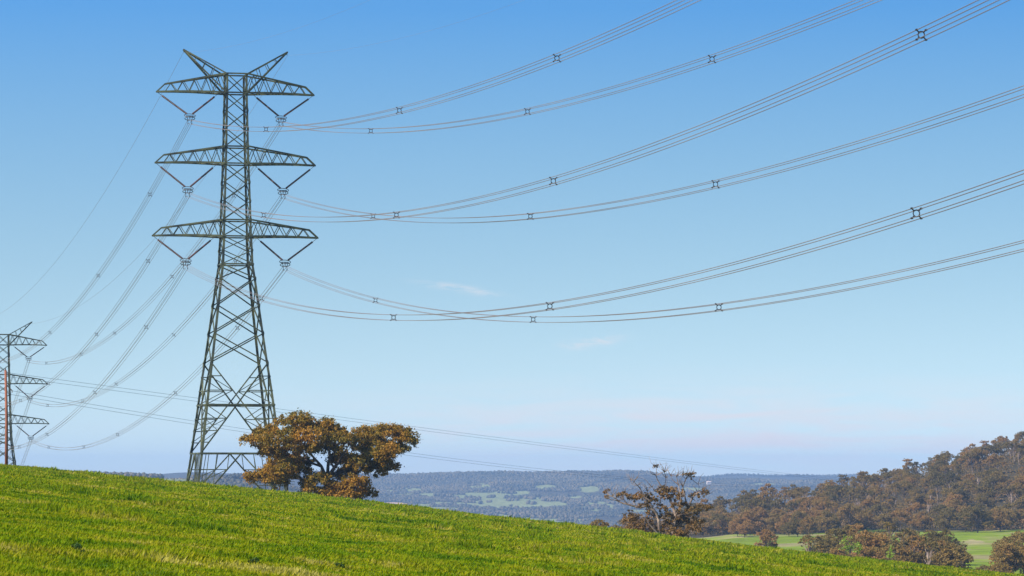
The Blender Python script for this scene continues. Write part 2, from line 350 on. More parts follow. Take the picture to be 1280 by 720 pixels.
# ------------------------------------------------------------------ grass on the hillside
def build_grass():
    n = 150000
    r = 36*np.exp(rng.random(n)**.82*np.log(432/36)); px = rng.uniform(-60, 1340, n)
    th = np.arctan((px-640)/F); x = r*np.sin(th); y = r*np.cos(th); z = ground(x, y)
    lush = fbm(x/5, y/9, 91, 3)
    k = 17
    ht = (.03 + .055*rng.random(n) + .17*np.interp(r, [60, 120], [.45, 1])*sstep(.56, .80, vnoise(x/1.3, y/2.6, 95))*sstep(.35, .6, lush)*rng.random(n))*(1+r/350); sp = .16*(1+r/110)
    ang = rng.uniform(0, 2*np.pi, (n, k)); rad = np.sqrt(rng.random((n, k)))*sp[:, None]
    bx = x[:, None]+rad*np.cos(ang); by = y[:, None]+rad*np.sin(ang); bz = z[:, None]-.03+0*bx
    w = (.0075*(1+r/26))[:, None]*rng.uniform(.6, 1.4, (n, k)); h = ht[:, None]*rng.uniform(.5, 1.15, (n, k))
    fa = rng.uniform(0, 2*np.pi, (n, k)); lx = np.cos(ang)*h*rng.uniform(.05, 1.0, (n, k)); ly = np.sin(ang)*h*rng.uniform(.05, 1.0, (n, k))
    v = np.stack([np.stack([bx-w*np.cos(fa), by-w*np.sin(fa), bz], -1), np.stack([bx+w*np.cos(fa), by+w*np.sin(fa), bz], -1), np.stack([bx+lx, by+ly, bz+h], -1)], 2)
    me = mesh_np('grass', v.reshape(-1, 3), 3)
    m, t, out = mat_new('grass_blades'); f = grass_factor(t); g = N(t, 'ShaderNodeNewGeometry')
    f = math_node(t, 'ADD', f, math_node(t, 'MULTIPLY_ADD', g.outputs['Random Per Island'], .32, -.15))
    sp_ = N(t, 'ShaderNodeSeparateXYZ'); t.links.new(g.outputs['Position'], sp_.inputs[0])
    dry = N(t, 'ShaderNodeMapRange', interpolation_type='SMOOTHSTEP'); dry.inputs[1].default_value = 62; dry.inputs[2].default_value = 86; dry.inputs[3].default_value = .09; dry.inputs[4].default_value = 0   # a drier strip of pasture nearest the camera
    t.links.new(sp_.outputs[1], dry.inputs[0]); f = math_node(t, 'ADD', f, dry.outputs[0])
    c = ramp(t, f, GRASS_STOPS + [(.99, (.33, .29, .07))])
    d = N(t, 'ShaderNodeBsdfDiffuse'); t.links.new(c, d.inputs[0]); tr = N(t, 'ShaderNodeBsdfTranslucent'); t.links.new(c, tr.inputs[0])
    mx = N(t, 'ShaderNodeMixShader'); mx.inputs[0].default_value = .4; t.links.new(d.outputs[0], mx.inputs[1]); t.links.new(tr.outputs[0], mx.inputs[2]); t.links.new(mx.outputs[0], out.inputs[0])
    o = link('grass', me, m); o['kind'] = 'stuff'; tag(o, 'bright yellow-green pasture grass growing over the hillside', 'grass')
build_grass()

# ------------------------------------------------------------------ pylons
ROT = R(12.57); T1 = np.array((-40.7, 530, -4.0)); T2 = np.array((-136.4, 965.0, -24.7))
BODY = [(-.6, 7.15), (0, 7.05), (7.9, 5.92), (17.3, 4.75), (21.2, 4.2), (25.5, 3.64), (29.6, 3.12), (33.6, 2.62), (35.7, 2.32), (37.8, 2.25), (39.8, 2.13), (42.2, 2.07), (50.7, 1.80), (52.9, 1.74), (60.9, 1.58), (63.7, 1.57)]
def hw(z): return float(np.interp(z, [b[0] for b in BODY], [b[1] for b in BODY]))
ARMS = [(60.9, 63.7, 11.65, 6.76), (50.5, 53.0, 11.85, 7.07), (39.8, 42.2, 12.25, 7.37)]   # lower chord, upper chord, reach, hanging point
VZ_ = (56.6, 45.9, 35.3)                                                                    # height of each conductor bundle
def make_pylon():
    root = thing('pylon', 'tall near lattice steel pylon standing on the grass hill behind the big tree', 'pylon', T1, ROT)
    c = lambda sx, sy, z: np.array((sx*hw(z), sy*hw(z), z))
    for sx in (-1, 1):
        for sy in (-1, 1):
            mb = MB(); zs = [b[0] for b in BODY]
            for z0, z1 in zip(zs[:-1], zs[1:]): mb.angle(c(sx, sy, z0), c(sx, sy, z1), .34 if z0 < 38 else .28, .05, sx, sy)
            mb.box(c(sx, sy, -.55)-np.array((sx*.15, sy*.15, 0)), (.5, .5, .35))
            mb.build('leg', M_steel, root)
    faces = [((-1, -1), (1, -1)), ((1, 1), (-1, 1)), ((-1, 1), (-1, -1)), ((1, -1), (1, 1))]
    mb = MB()
    def X(z0, z1, w):
        for a, b in faces:
            mb.bar(c(*a, z0)*1, c(*b, z1), w); mb.bar(c(*b, z0), c(*a, z1), w)
    def H(z, w):
        for a, b in faces: mb.bar(c(*a, z), c(*b, z), w)
    up = [35.7, 37.75, 39.8, 42.2, 45.0, 47.75, 50.5, 53.0, 55.6, 58.3, 60.9, 63.7]
    for a, b in zip(up[:-1], up[1:]): X(a, b, .13)
    for z in (35.7, 39.8, 42.2, 50.5, 53.0, 60.9, 63.7): H(z, .2)
    for a, b in zip([21.2, 25.5, 29.6, 33.6], [25.5, 29.6, 33.6, 35.7]): X(a, b, .17)
    # big cross of the leg panel with its redundant members
    for a, b in faces:
        A0, B0, A1, B1 = c(*a, 7.9), c(*b, 7.9), c(*a, 21.2), c(*b, 21.2)
        mb.bar(A0, B1, .19); mb.bar(B0, A1, .19)
        def onleg(z, side): return c(*(a if side == 0 else b), z)
        def ondiag(z, side):          # point at height z on the diagonal nearest to that leg
            if z > 7.9 + (21.2-7.9)*.58:
                p, q = (A1, B0) if side == 0 else (B1, A0); return q + (p-q)*(z-7.9)/(13.3)
            p, q = (A0, B1) if side == 0 else (B0, A1); return p + (q-p)*(z-7.9)/13.3
        for side in (0, 1):
            for z in (19.2, 17.1, 13.0, 11.2, 9.5): mb.bar(onleg(z, side), ondiag(z, side), .14)
            for z0, z1 in ((21.2, 19.2), (19.2, 17.1), (15.0, 17.1), (11.2, 13.0), (9.5, 11.2)):
                mb.bar(onleg(z0, side), ondiag(z1, side), .10)
            mb.bar(ondiag(13.0, side), onleg(15.0, side), .11); mb.bar(ondiag(11.2, side), onleg(13.0, side), .1); mb.bar(ondiag(17.1, side), onleg(15.0, side), .11)
        mb.bar(onleg(15.0, 0), onleg(15.0, 1), .22); mb.bar(A0, B0, .22)
        # lowest panel: an inverted V and short braces
        mid = (A0+B0)/2; G0, G1 = c(*a, 0), c(*b, 0)
        mb.bar(mid, G0, .19); mb.bar(mid, G1, .19)
        for side, G, L in ((0, G0, A0), (1, G1, B0)):
            for f in (.3, .6, .8):
                d = mid + (G-mid)*f; mb.bar(d, onleg(d[2], side), .12); mb.bar(d, L + (mid-L)*(1-f), .10)
            mb.bar(mid+(G-mid)*.3, onleg(5.5-2, side), .10); mb.bar(mid+(G-mid)*.6, onleg(1.6, side), .10)
    mb.build('bracing', M_steel, root)
    for sx in (-1, 1):                # anti-climbing guards: outrigger bars round the foot of the legs
        for sy in (-1, 1):
            p = c(sx, sy, 3.4); mb = MB()
            for k in (0, .35):
                mb.bar(p+np.array((sx*1.2, sy*.1, k)), p+np.array((-sx*1.4, sy*.1, k)), .07); mb.bar(p+np.array((sx*.1, sy*1.2, k)), p+np.array((sx*.1, -sy*1.4, k)), .07)
            mb.bar(p+np.array((sx*.1, sy*.1, -.1)), p+np.array((sx*.1, sy*.1, .5)), .08); mb.build('climbing_guard', M_steel, root)
    for (zl, zu, reach, xv), vz in zip(ARMS, VZ_):
        for s in (-1, 1):
            mb = MB(); hb = hw(zl); xe = reach*.895
            lo = lambda t, sy: np.array((s*(hb+(reach-hb)*t), sy*(hb+(.16-hb)*t), zl + .12*math.sin(math.pi*t)))
            xu = lambda t, sy: np.array((s*(hb+(xe-hb)*t), sy*(hb+(.22-hb)*t), zu + (zl+1.15-zu)*t))
            for sy in (-1, 1):
                mb.tube([lo(t, sy) for t in np.linspace(0, 1, 5)], .17, 4); mb.bar(xu(0, sy), xu(1, sy), .22); mb.bar(xu(1, sy), lo(1, sy), .2)
                n = 5
                for k in range(n):
                    a0 = lo((k)/n*.895*.98, sy); p1 = xu((k+.5)/n, sy); a1 = lo((k+1)/n*.895*.98, sy)
                    mb.bar(a0, p1, .10); mb.bar(p1, a1, .10)
            for k in range(6):
                t = k/6; mb.bar(lo(t, -1), lo(t, 1), .1); mb.bar(lo(t, -1), lo(min(t+1/6, 1), 1), .1)
                mb.bar(xu(t, -1), xu(t, 1), .1)
            mb.bar(xu(1, -1), xu(1, 1), .16); mb.bar(lo(1, -1), lo(1, 1), .2)
            mb.build('crossarm', M_steel, root)
            # V-shaped pair of insulator strings with grading ring and clamps
            top = vz + .75; mb = MB()
            pa = np.array((s*(reach-.15), 0, zl-.1)); pb = np.array((s*(hb+1.0), 0, zl-.1)); tip = np.array((s*xv, 0, top))
            vs_ = MB()
            vs_.bar(tip+np.array((-.55, 0, .1)), tip+np.array((.55, 0, .1)), .12); vs_.bar(tip+np.array((0, 0, .1)), tip+np.array((0, 0, -.5)), .1)
            for dx in (-.28, .28):
                vs_.bar(tip+np.array((dx*1.6, 0, .1)), tip+np.array((dx, 0, -.45)), .08); vs_.bar(tip+np.array((dx, 0, -.45)), tip+np.array((dx, 0, -1.05)), .08)
                for dz in (-.47, -1.03): vs_.bar(tip+np.array((dx, -.3, dz)), tip+np.array((dx, .3, dz)), .11)
            vo = vs_.build('string_yoke', M_ring, root)
            for q in (pa, pb):
                mb = MB(); mb.bar(q, q+(tip-q)*.14, .06); st = q+(tip-q)*.13; en = tip+(q-tip)*.09+np.array((0, 0, .08)); ns = 22; pts = []; rad = []
                for k in range(ns*2+1): pts.append(st+(en-st)*k/(ns*2)); rad.append(.17 if k % 2 else .105)
                mb.tube(pts, rad, 8); mb.build('insulator', M_insul, vo)
            for (rx, ry, dz, tilt) in ((.82, .62, .16, .38), (.74, .5, -.28, -.25)):
                mb = MB(); pts = [tip+np.array((rx*math.cos(a), ry*math.sin(a), dz+tilt*math.sin(a)*.8)) for a in np.linspace(0, 2*math.pi, 21)]
                mb.tube(pts, .055, 5); mb.build('grading_ring', M_ring, vo)
    for s in (-1, 1):
        mb = MB(); pk = np.array((s*7.72, 0, 67.2)); zl, zu = 60.9, 63.7
        for sy in (-1, 1):
            l0 = c(s, sy, zl); u0 = c(s, sy, zu); pe = pk+np.array((0, sy*.1, 0))
            mb.bar(l0, pe, .23); mb.bar(u0, pe, .19)
            for t in (.35, .55, .75): mb.bar(l0+(pe-l0)*t, u0+(pe-u0)*(t-.08), .09)
        for t in (.3, .5, .7): mb.bar(c(s, -1, zl)+(pk-c(s, -1, zl))*t, c(s, 1, zl)+(pk-c(s, 1, zl))*t, .09)
        mb.bar(pk, pk+np.array((-s*.1, 0, -.45)), .1)
        mb.build('earth_wire_peak', M_steel, root)
    return root
pylon = make_pylon()
far_pylon = copy_tree(pylon); far_pylon.location = tuple(T2)
far_pylon['label'] = 'smaller distant lattice pylon half cut off by the frame, standing beyond the grass hill'

# ------------------------------------------------------------------ conductors
cr, sr = math.cos(ROT), math.sin(ROT)
def arm_point(T, x, z): return np.array((T[0]+cr*x, T[1]+sr*x, T[2]+z))
SP = .28
def span(label, p0, t, sg, a, b, length, spac, group, quad=True, n=90, rad=.028, mat=None):
    """one span: from p0, moving sg along y and t along x per metre, z = a s + b s^2"""
    mat = mat or M_wire
    if quad: root = thing('conductor_bundle', label, 'power line', p0, 0, group)
    else: root = thing('earth_wire', label, 'power line', p0, 0, group)
    pt = lambda s: np.array((t*s, sg*s, a*s + b*s*s))
    side = np.array((1, -t*sg, 0.)); side /= np.linalg.norm(side)
    for (i, k) in (((-1, -1), (1, -1), (-1, 1), (1, 1)) if quad else ((0, 0),)):
        mb = MB(); off = side*i*SP + np.array((0, 0, k*SP))
        mb.tube([pt(s)+off for s in np.linspace(0, length, n)], rad, 5); mb.build('wire', mat, root, smooth=True)
    for s in spac:
        o = bpy.data.objects.new('spacer', SPACER); COL.objects.link(o); o.parent = root; o.location = tuple(pt(s)); o.rotation_euler = (math.atan(a+2*b*s)*sg, 0, math.atan2(-t*sg, 1))
    return root
def spacer_mesh():
    mb = MB(); r = .2
    mb.tube([np.array((r*math.cos(a), 0, r*math.sin(a))) for a in np.linspace(0, 2*math.pi, 13)], .036, 6)
    for sx in (-1, 1):
        for sz in (-1, 1):
            mb.bar((sx*.13, 0, sz*.13), (sx*.33, 0, sz*.33), .062); mb.box((sx*.29, 0, sz*.29), (.058, .08, .05))
    me = mb.mesh('spacer'); me.materials.append(M_spacer); return me
SPACER = spacer_mesh()
OUT = {('left', 0): (-.13011, .00024), ('right', 0): (-.12893, .00024), ('left', 1): (-.13527, .00027), ('right', 1): (-.13311, .00026), ('left', 2): (-.13494, .00027), ('right', 2): (-.13691, .00028)}
LV = ('top', 'middle', 'bottom')
for k in range(3):
    for sd, s in (('left', -1), ('right', 1)):
        p = arm_point(T1, s*ARMS[k][3], VZ_[k]); a, b = OUT[(sd, k)]
        span(f'four-wire line sweeping right overhead from the {sd} {LV[k]} arm of the near pylon', p, .226, -1, a, b, 520, (71, 158, 226, 317, 405), 'bundled power lines')
        q = arm_point(T2, s*ARMS[k][3], VZ_[k]); L = q[1]-p[1]; bb = .000235; a2 = ((q[2]-p[2])-bb*L*L)/L
        span(f'four-wire line from the {sd} {LV[k]} arm of the near pylon to the distant pylon', p, (q[0]-p[0])/L, 1, a2, bb, L, (49, 128, 224, 294, 382), 'bundled power lines')
        if s == 1:
            span(f'faint four-wire power line dropping away behind the {LV[k]} arm of the distant pylon', q, -.22, 1, -.235, .00024, 380, (60, 130, 220), 'bundled power lines')
for s, sd in ((-1, 'left'), (1, 'right')):
    p = arm_point(T1, s*7.75, 66.7); q = arm_point(T2, s*7.75, 66.7); L = q[1]-p[1]; bb = .00019
    span(f'thin earth wire from the {sd} peak of the near pylon to the distant pylon', p, (q[0]-p[0])/L, 1, ((q[2]-p[2])-bb*L*L)/L, bb, L, (), 'earth wires', False, rad=.02)
    span(f'thin single earth wire leaving the {sd} peak of the near pylon toward the upper right', p, .226, -1, -.11, .0002, 520, (), 'earth wires', False, rad=.008)
def far_line(label, pa, Da, pb, Db, sag):
    A = P(*pa, Da); B = P(*pb, Db); root = thing('distant_power_line', label, 'power line', A, 0, 'distant power lines')
    for dz in (-.55, .55):
        mb = MB(); mb.tube([(B-A)*t + np.array((0, 0, dz - sag*4*t*(1-t))) for t in np.linspace(0, 1, 60)], .055, 4); mb.build('wire', M_farwire, root, smooth=True)
far_line('faint higher pair of wires crossing far behind the near pylon toward the wooded hill', (-60, 459), 1000, (1080, 604), 2500, 1)
far_line('darker lower pair of wires crossing far behind the near pylon and big tree', (-60, 478), 1000, (1060, 608), 2500, 9)

# timber pole in front of the distant pylon
def build_pole():
    D = 396; base = P(8, 583, D); gx, gy = base[0], base[1]; z0 = gz(gx, gy); top = (600-463)/F*D
    root = thing('timber_pole', 'reddish brown timber pole on the hill crest in front of the distant pylon', 'pole', (gx, gy, z0))
    mb = MB(); h = top-z0; mb.tube([(0, 0, -.4), (.02, 0, h*.5), (-.09, 0, h)], [.19, .165, .13], 8); mb.build('shaft', M_timber, root, True)
    mb = MB(); mb.bar((-.02, 0, h-1.6), (.62, .05, h-2.2), .1); mb.bar((.62, .05, h-2.2), (.62, .05, h-2.45), .08); mb.build('bracket', M_bark, root)
    mb = MB(); mb.tube([(-.09, 0, h), (-.09, 0, h+.22)], [.07, .05], 6); mb.build('insulator', M_insul, root)
build_pole()

# ------------------------------------------------------------------ trees
def leaves(centres, radii, per, size, seed, droop=.3, aspect=.5):
    """leaf-sized quads spread through small clumps; centres (n,3), radii (n,3)"""
    g = np.random.default_rng(seed); n = len(centres); m = n*per
    d = g.normal(size=(m, 3)); d /= np.linalg.norm(d, axis=1)[:, None]; rr = g.random(m)**.42
    p = np.repeat(centres, per, 0) + d*rr[:, None]*np.repeat(radii, per, 0)
    nrm = g.normal(size=(m, 3)) + d*.7 + np.array((0, 0, .35)); nrm /= np.linalg.norm(nrm, axis=1)[:, None]
    t = g.normal(size=(m, 3)) + np.array((0, 0, -droop*2)); t -= nrm*(t*nrm).sum(1)[:, None]; t /= np.linalg.norm(t, axis=1)[:, None]
    b = np.cross(nrm, t); L = size*g.uniform(.6, 1.4, m)[:, None]; W = L*aspect
    q = np.stack([p - t*L*.5, p + b*W*.5 - t*L*.05, p + t*L*.5, p - b*W*.5 - t*L*.05], 1)
    return q.reshape(-1, 3)
def clumps(lobes, dens, crad, seed, flat=.75):
    """clump centres inside ellipsoidal lobes, mostly near their upper and outer surface"""
    g = np.random.default_rng(seed); C = []; Rr = []
    for (c, rad) in lobes:
        c = np.asarray(c, float); rad = np.asarray(rad, float); n = max(4, int(dens*(rad[0]*rad[1]*rad[2])**(2/3)))
        d = g.normal(size=(n, 3)); d[:, 2] = np.where(g.random(n) < .3, d[:, 2], np.abs(d[:, 2])*.9-.15); d /= np.linalg.norm(d, axis=1)[:, None]
        C.append(c + d*(g.uniform(.45, 1.0, n)[:, None])*rad)
        s = crad*g.uniform(.55, 1.25, n); Rr.append(np.stack([s, s, s*flat], 1))
    return np.vstack(C), np.vstack(Rr)
def limb(mb, pts, r0, r1, seed=0, n=6, wob=.05):
    g = np.random.default_rng(seed); pts = [np.asarray(p, float) for p in pts]; out = []
    for a, b in zip(pts[:-1], pts[1:]):
        L = np.linalg.norm(b-a)
        for t in (0, .5): out.append(a+(b-a)*t + (g.normal(size=3)*wob*L if t else 0))
    out.append(pts[-1]); k = len(out); mb.tube(out, [r0+(r1-r0)*i/(k-1) for i in range(k)], n)

# the big spreading tree in front of the near pylon
def build_big_tree():
    D = 470.; bx = (410-640)/F*D; bz = gz(bx, D); base = np.array((bx, D, bz)); px = D/F
    root = thing('spreading_tree', 'broad spreading tree with orange-brown leaves beside the foot of the near pylon', 'tree', base)
    L = lambda x, y, d: P(x, y, D) - base + np.array((0, d, 0))
    lob = [(368,529,23,14,1),(333,541,16,9,2),(317,550,14,8,-1),(349,551,25,13,-3),(340,566,16,7,0),(407,535,15,12,1),(394,550,22,14,-3),(385,563,14,9,-2),(431,551,20,13,-2),(420,543,15,10,2),(456,545,20,13,2),(485,543,20,13,0),(500,541,13,9,2),(510,553,12,14,-1),(485,566,17,14,-3),
           (466,572,19,13,0),(448,580,18,12,-1),(470,588,18,9,1),(490,584,9,6,2),(358,584,22,14,-2),(338,592,16,10,0),(318,598,14,9,1),(345,602,14,7,-1),(374,590,14,11,1),(366,574,12,8,2),(399,602,18,12,-2),(424,613,17,10,-1),(444,606,19,13,-2),(457,619,13,9,0),(412,618,16,8,-2),(437,620,16,8,-3),(386,606,10,8,1),(420,576,13,9,3.5),(436,590,13,10,3),(452,560,12,8,3),(396,560,13,8,3),(378,579,14,10,2.5),(416,561,13,7,3),(430,573,14,9,1),(418,594,10,7,2),(362,562,14,9,2),(330,560,10,8,1),(352,592,14,9,-3),(388,612,12,8,-2),(470,556,18,10,2),(494,560,14,9,1),(478,578,14,9,2),(372,540,16,9,0),(392,534,9,7,1)]
    lobes = [(L(x, y, d), (w*px*1.16, max(w, h)*px*1.2, h*px*1.16)) for x, y, w, h, d in lob]
    C, Rr = clumps(lobes, 24, .42, 11, .8)
    q = leaves(C, Rr, 26, .28, 12, .3, .55)
    q = np.vstack([q, leaves(C, Rr*1.9, 6, .25, 13, .3, .5)])      # loose sprays between the clumps
    link('crown', mesh_np('crown', q, 4), M_leafbig, root)
    mb = MB(); f0 = L(408, 600, 0)
    limb(mb, [np.array((0, 0, -.5)), np.array((.1, 0, 1.6)), f0], .55, .42, 1, 8, .03)
    limbs = [[(408,600,0),(402,583,-.4),(391,570,-1),(384,560,-1.5)],[(408,600,0),(410,580,.4),(412,565,.6),(408,548,1)],[(408,600,0),(418,585,-.6),(428,570,-1),(436,556,-1)],[(410,596,0),(430,588,1),(452,580,1.5),(470,568,1.5),(487,556,1)],
             [(402,583,-.4),(380,574,1),(360,560,1.5),(345,552,1)],[(391,570,-1),(372,553,0),(366,538,.5)],[(408,600,0),(392,600,-.5),(370,598,-1),(350,600,-1),(333,601,-1)],[(350,600,-1),(345,592,-1),(340,586,-1)],[(418,585,-.6),(412,572,-1),(411,560,-1),(424,548,0)],
             [(470,568,1.5),(492,548,1),(506,548,.5)],[(452,580,1.5),(470,586,1),(486,588,1),(500,584,1)],[(345,552,1),(330,545,1),(318,548,0)],[(436,556,-1),(452,548,0),(460,544,1)],[(410,600,0),(422,606,-1),(440,606,-1)]]
    for i, l in enumerate(limbs):
        pts = [L(*p) for p in l]; limb(mb, pts, .3 if i < 4 else .17, .06, 20+i, 6, .05)
    for i in range(0, len(C), 22):      # twigs reaching out to the leaf clumps
        c = C[i]; best = min((L(*p) for l in limbs for p in l), key=lambda p: np.linalg.norm(p-c)); limb(mb, [best, (best+c)/2+np.array((0, 0, .1)), c], .07, .025, 100+i, 4, .06)
    # stems of the low growth at the left
    for x in (341, 358, 349): limb(mb, [L(x, 622, -1), L(x+2, 605, -1), L(x-2, 590, -1)], .12, .05, x, 5, .04)
    mb.build('trunk', M_bark, root, True)
build_big_tree()

# the half-dead tree lower on the crest
def build_bare_tree():
    D = 455.; bx = (838-640)/F*D; bz = gz(bx, D); base = np.array((bx, D, bz)); px = D/F
    root = thing('half_dead_tree', 'scraggy half-dead tree with bare pale limbs on the hill crest beside the wood', 'tree', base)
    L = lambda zx, zy, d=0.: P(730+zx/5.54, 560+zy/5.54, D) - base + np.array((0, d, 0))
    mb = MB()
    br = [([(605,640,0),(620,560,0),(635,470,.2),(620,410,.3),(590,340,.3),(560,290,.4)],.30,.09),([(560,290,.4),(520,240,.3),(500,190,.2),(500,130,.2)],.10,.03),([(520,630,-.5),(520,555,-.6),(515,500,-.6),(480,430,-.8),(430,400,-.9),(370,410,-.8),(300,390,-.8),(240,370,-.6),(195,335,-.5),(160,315,-.4)],.27,.05),
          ([(690,620,.5),(670,540,.6),(690,460,.7),(725,410,.7),(750,350,.6),(790,310,.6),(835,300,.5)],.24,.05),([(725,410,.7),(700,340,.3),(685,270,.2),(705,215,.2),(735,180,.2)],.13,.03),([(635,470,.2),(660,400,-.5),(670,330,-.7),(655,260,-.6),(640,200,-.5)],.15,.03),([(480,430,-.8),(450,360,-1),(400,310,-1),(370,260,-1),(345,235,-1)],.12,.03),
          ([(590,340,.3),(560,270,1),(570,210,1),(560,170,1)],.09,.025),([(560,290,.4),(500,300,-.3),(470,270,-.4)],.08,.03),([(560,630,-1),(480,560,-1.2),(430,490,-1.2),(390,470,-1.2)],.17,.05),([(300,390,-.8),(270,350,-.8),(280,310,-.8)],.06,.02),
          ([(750,350,.6),(780,370,.6),(840,330,.4)],.06,.02),([(655,260,-.6),(620,230,-.4),(600,195,-.4)],.06,.02),([(685,270,.2),(660,220,.4),(690,190,.4)],.05,.02),([(500,190,.2),(540,170,.1),(555,165,.1)],.04,.015),([(430,400,-.9),(420,350,-.5),(440,300,-.4)],.08,.03),([(370,260,-1),(330,250,-.8),(325,225,-.8)],.04,.015),([(240,370,-.6),(190,360,-.5),(150,350,-.5)],.05,.02),
          ([(790,310,.6),(800,270,.5),(790,250,.5)],.05,.02),([(620,410,.3),(560,420,1),(530,380,1.2),(540,330,1.2)],.1,.03)]
    for i, (l, a, b) in enumerate(br): limb(mb, [L(*p) for p in l], a*.9, b*1.0, 300+i, 6, .05)
    g = np.random.default_rng(5)
    for i, (l, a, b) in enumerate(br):                       # fine bare twigs
        for (x, y, d) in l[2:]:
            for k in range(6):
                e = L(x+g.normal()*38, y-abs(g.normal())*34-8, d+g.normal()*.6); limb(mb, [L(x, y, d), e], .035, .014, i*7+k, 4, .08)
    mb.build('trunk', M_palebark, root, True)
    cl = [(160,310,24,20),(155,340,14,12),(280,335,42,30),(340,350,40,30),(400,345,52,40),(460,370,50,40),(420,400,40,28),(540,290,40,28),(600,300,45,32),(560,330,40,28),(630,355,40,40),(680,330,30,35),(700,185,22,14),(745,195,26,22),(500,128,26,9),(838,315,22,32),(650,400,35,35),
          (320,500,45,60),(340,560,50,50),(430,540,45,45),(500,585,50,40),(560,480,40,45),(590,545,45,50),(640,500,40,50),(700,520,50,50),(760,560,50,45),(680,600,50,30),(740,440,45,35),(790,520,40,50),(540,420,35,30),(460,480,40,40),(620,590,60,40),(390,580,50,30),(690,400,30,28),(770,330,30,20),(830,420,45,35)]
    lobes = [(L(x, y, g.normal()*.5), (w/5.54*px*1.3, max(w, h)/5.54*px*1.2, h/5.54*px*1.3)) for x, y, w, h in cl]
    C, Rr = clumps(lobes, 32, .27, 31, .8); q = leaves(C, Rr, 18, .23, 32, .3, .5)
    link('crown', mesh_np('crown', q, 4), M_leafbare, root)
build_bare_tree()

# bush trees of the wooded hill: eight shapes, each with trunk and crown
def proto_tree(i, H, Wd, open_=.0, low=False, leaf=.47):
    g = np.random.default_rng(900+i); root = thing('gum_tree', 'tree', 'tree')
    lobes = []; mb = MB(); h0 = H*(.12 if low else .32)
    limb(mb, [(0, 0, -1), (g.normal()*.2, g.normal()*.2, h0), (g.normal()*.5, g.normal()*.5, H*.62)], .03*H*.8, .012*H, i, 6, .03)
    n = 9 if not low else 11
    for k in range(n):
        a = 2*math.pi*(k*.618+.1*g.normal()); rr = Wd*.5*math.sqrt((k+.4)/n)*g.uniform(.75, 1.0)
        z = H*(.86-.36*(rr/(Wd*.5))**2*g.uniform(.5, 1.3)) - (H*.25*g.random() if low else H*.1*g.random())
        s = Wd*g.uniform(.17, .27)*(1-open_*.3); p = np.array((rr*math.cos(a), rr*math.sin(a), z)); lobes.append((p, (s, s, s*.72)))
        limb(mb, [(0, 0, h0*g.uniform(.8, 1.2)), p*np.array((.55, .55, .8)), p], .012*H, .005*H, i*20+k, 5, .05)
    if low:
        for k in range(5):
            a = g.uniform(0, 6.28); p = np.array((Wd*.33*math.cos(a), Wd*.33*math.sin(a), H*.3)); lobes.append((p, (Wd*.2, Wd*.2, H*.2)))
    mb.build('trunk', M_palebark if open_ > .15 else M_bark, root, True)
    C, Rr = clumps(lobes, 7.5*(1-open_*.5), Wd*.050, 40+i, .75); q = leaves(C, Rr, 20, leaf, 60+i, .3, .5)
    link('crown', mesh_np('crown', q, 4), M_leafwood, root)
    return root
PROTOS = [proto_tree(0, 15, 12.5), proto_tree(1, 13, 13.5, 0, True), proto_tree(2, 18, 9), proto_tree(3, 16, 8.5, .4), proto_tree(4, 12, 11, 0, True), proto_tree(5, 16, 11.5, .2), proto_tree(6, 14, 7.5, .5), proto_tree(7, 13, 14, .1, True)]
used = [False]*len(PROTOS)
def place(k, x, y, label, group=None, sc=1.0, cat='tree', dz=0, rz=None):
    if used[k]: o = copy_tree(PROTOS[k])
    else: o = PROTOS[k]; used[k] = True
    o.location = (float(x), float(y), gz(x, y)+dz); o.rotation_euler = (0, 0, random.uniform(0, 6.28) if rz is None else rz)
    s = sc*random.uniform(.80, 1.06); o.scale = (s, s, s*random.uniform(.86, 1.08))
    o['label'] = label; o['category'] = cat
    if group: o['group'] = group
    elif 'group' in o: del o['group']
    return o
def at(px, r): th = math.atan((px-640)/F); return r*math.sin(th), r*math.cos(th)
# single trees one can point to
x, y = at(957, 1120); place(4, x, y, 'small dark rounded tree standing alone on the green meadow below the wood', None, .82)
x, y = at(1222, 1445); place(7, x, y, 'broad round tree standing forward of the wood at the meadow edge near the sandy patch', None, 1.0)
x, y = at(1165, 1506); place(2, x, y, 'dark green-grey tree at the meadow edge, next to the broad round tree', None, .62)
for (px_, r_, k_, s_) in ((986,1415,1,.62),(997,1400,7,.66),(1009,1390,4,.72),(922,1430,1,.6),(931,1420,4,.55)):
    x, y = at(px_, r_); place(k_, x, y, 'small bushy tree standing on the meadow just in front of the wood', 'small trees at the meadow edge', s_)
# gully clump in front of the meadow
GL = 'brown bushy tree in the dense clump between the grass hill and the meadow'
for px_ in np.arange(985, 1190, 12.5):
    for r_, f in ((845, 0), (900, 6), (960, 3)):
        if r_ == 960 and not 1040 < px_ < 1175: continue
        if r_ == 900 and px_ < 1000: continue
        p2 = px_+f+random.uniform(-4, 4); x, y = at(p2, r_+random.uniform(-18, 18))
        edge = min(1, (p2-965)/70)
        place(random.choice((1, 4, 7, 3, 6)), x, y, GL, 'trees in the gully clump', .83*(.62+.38*edge)*random.uniform(.82, 1.12))
for (px_, r_, k_, s_) in ((1262,860,7,.85),(1280,880,1,.85),(1248,830,4,.62),(1296,850,5,.85),(1272,920,0,.75),(1310,900,1,.8)):
    x, y = at(px_, r_); place(k_, x, y, 'brown leafy tree of the small clump at the right end of the meadow', 'trees at the right end of the meadow', s_)
for (px_, r_, k_, s_) in ((1212,835,6,.5),(1228,845,4,.45),(1203,860,3,.5)):
    x, y = at(px_, r_); place(k_, x, y, 'low grey-brown shrub in the gap between the two meadow clumps', 'shrubs in the gap between the clumps', s_, 'shrub')
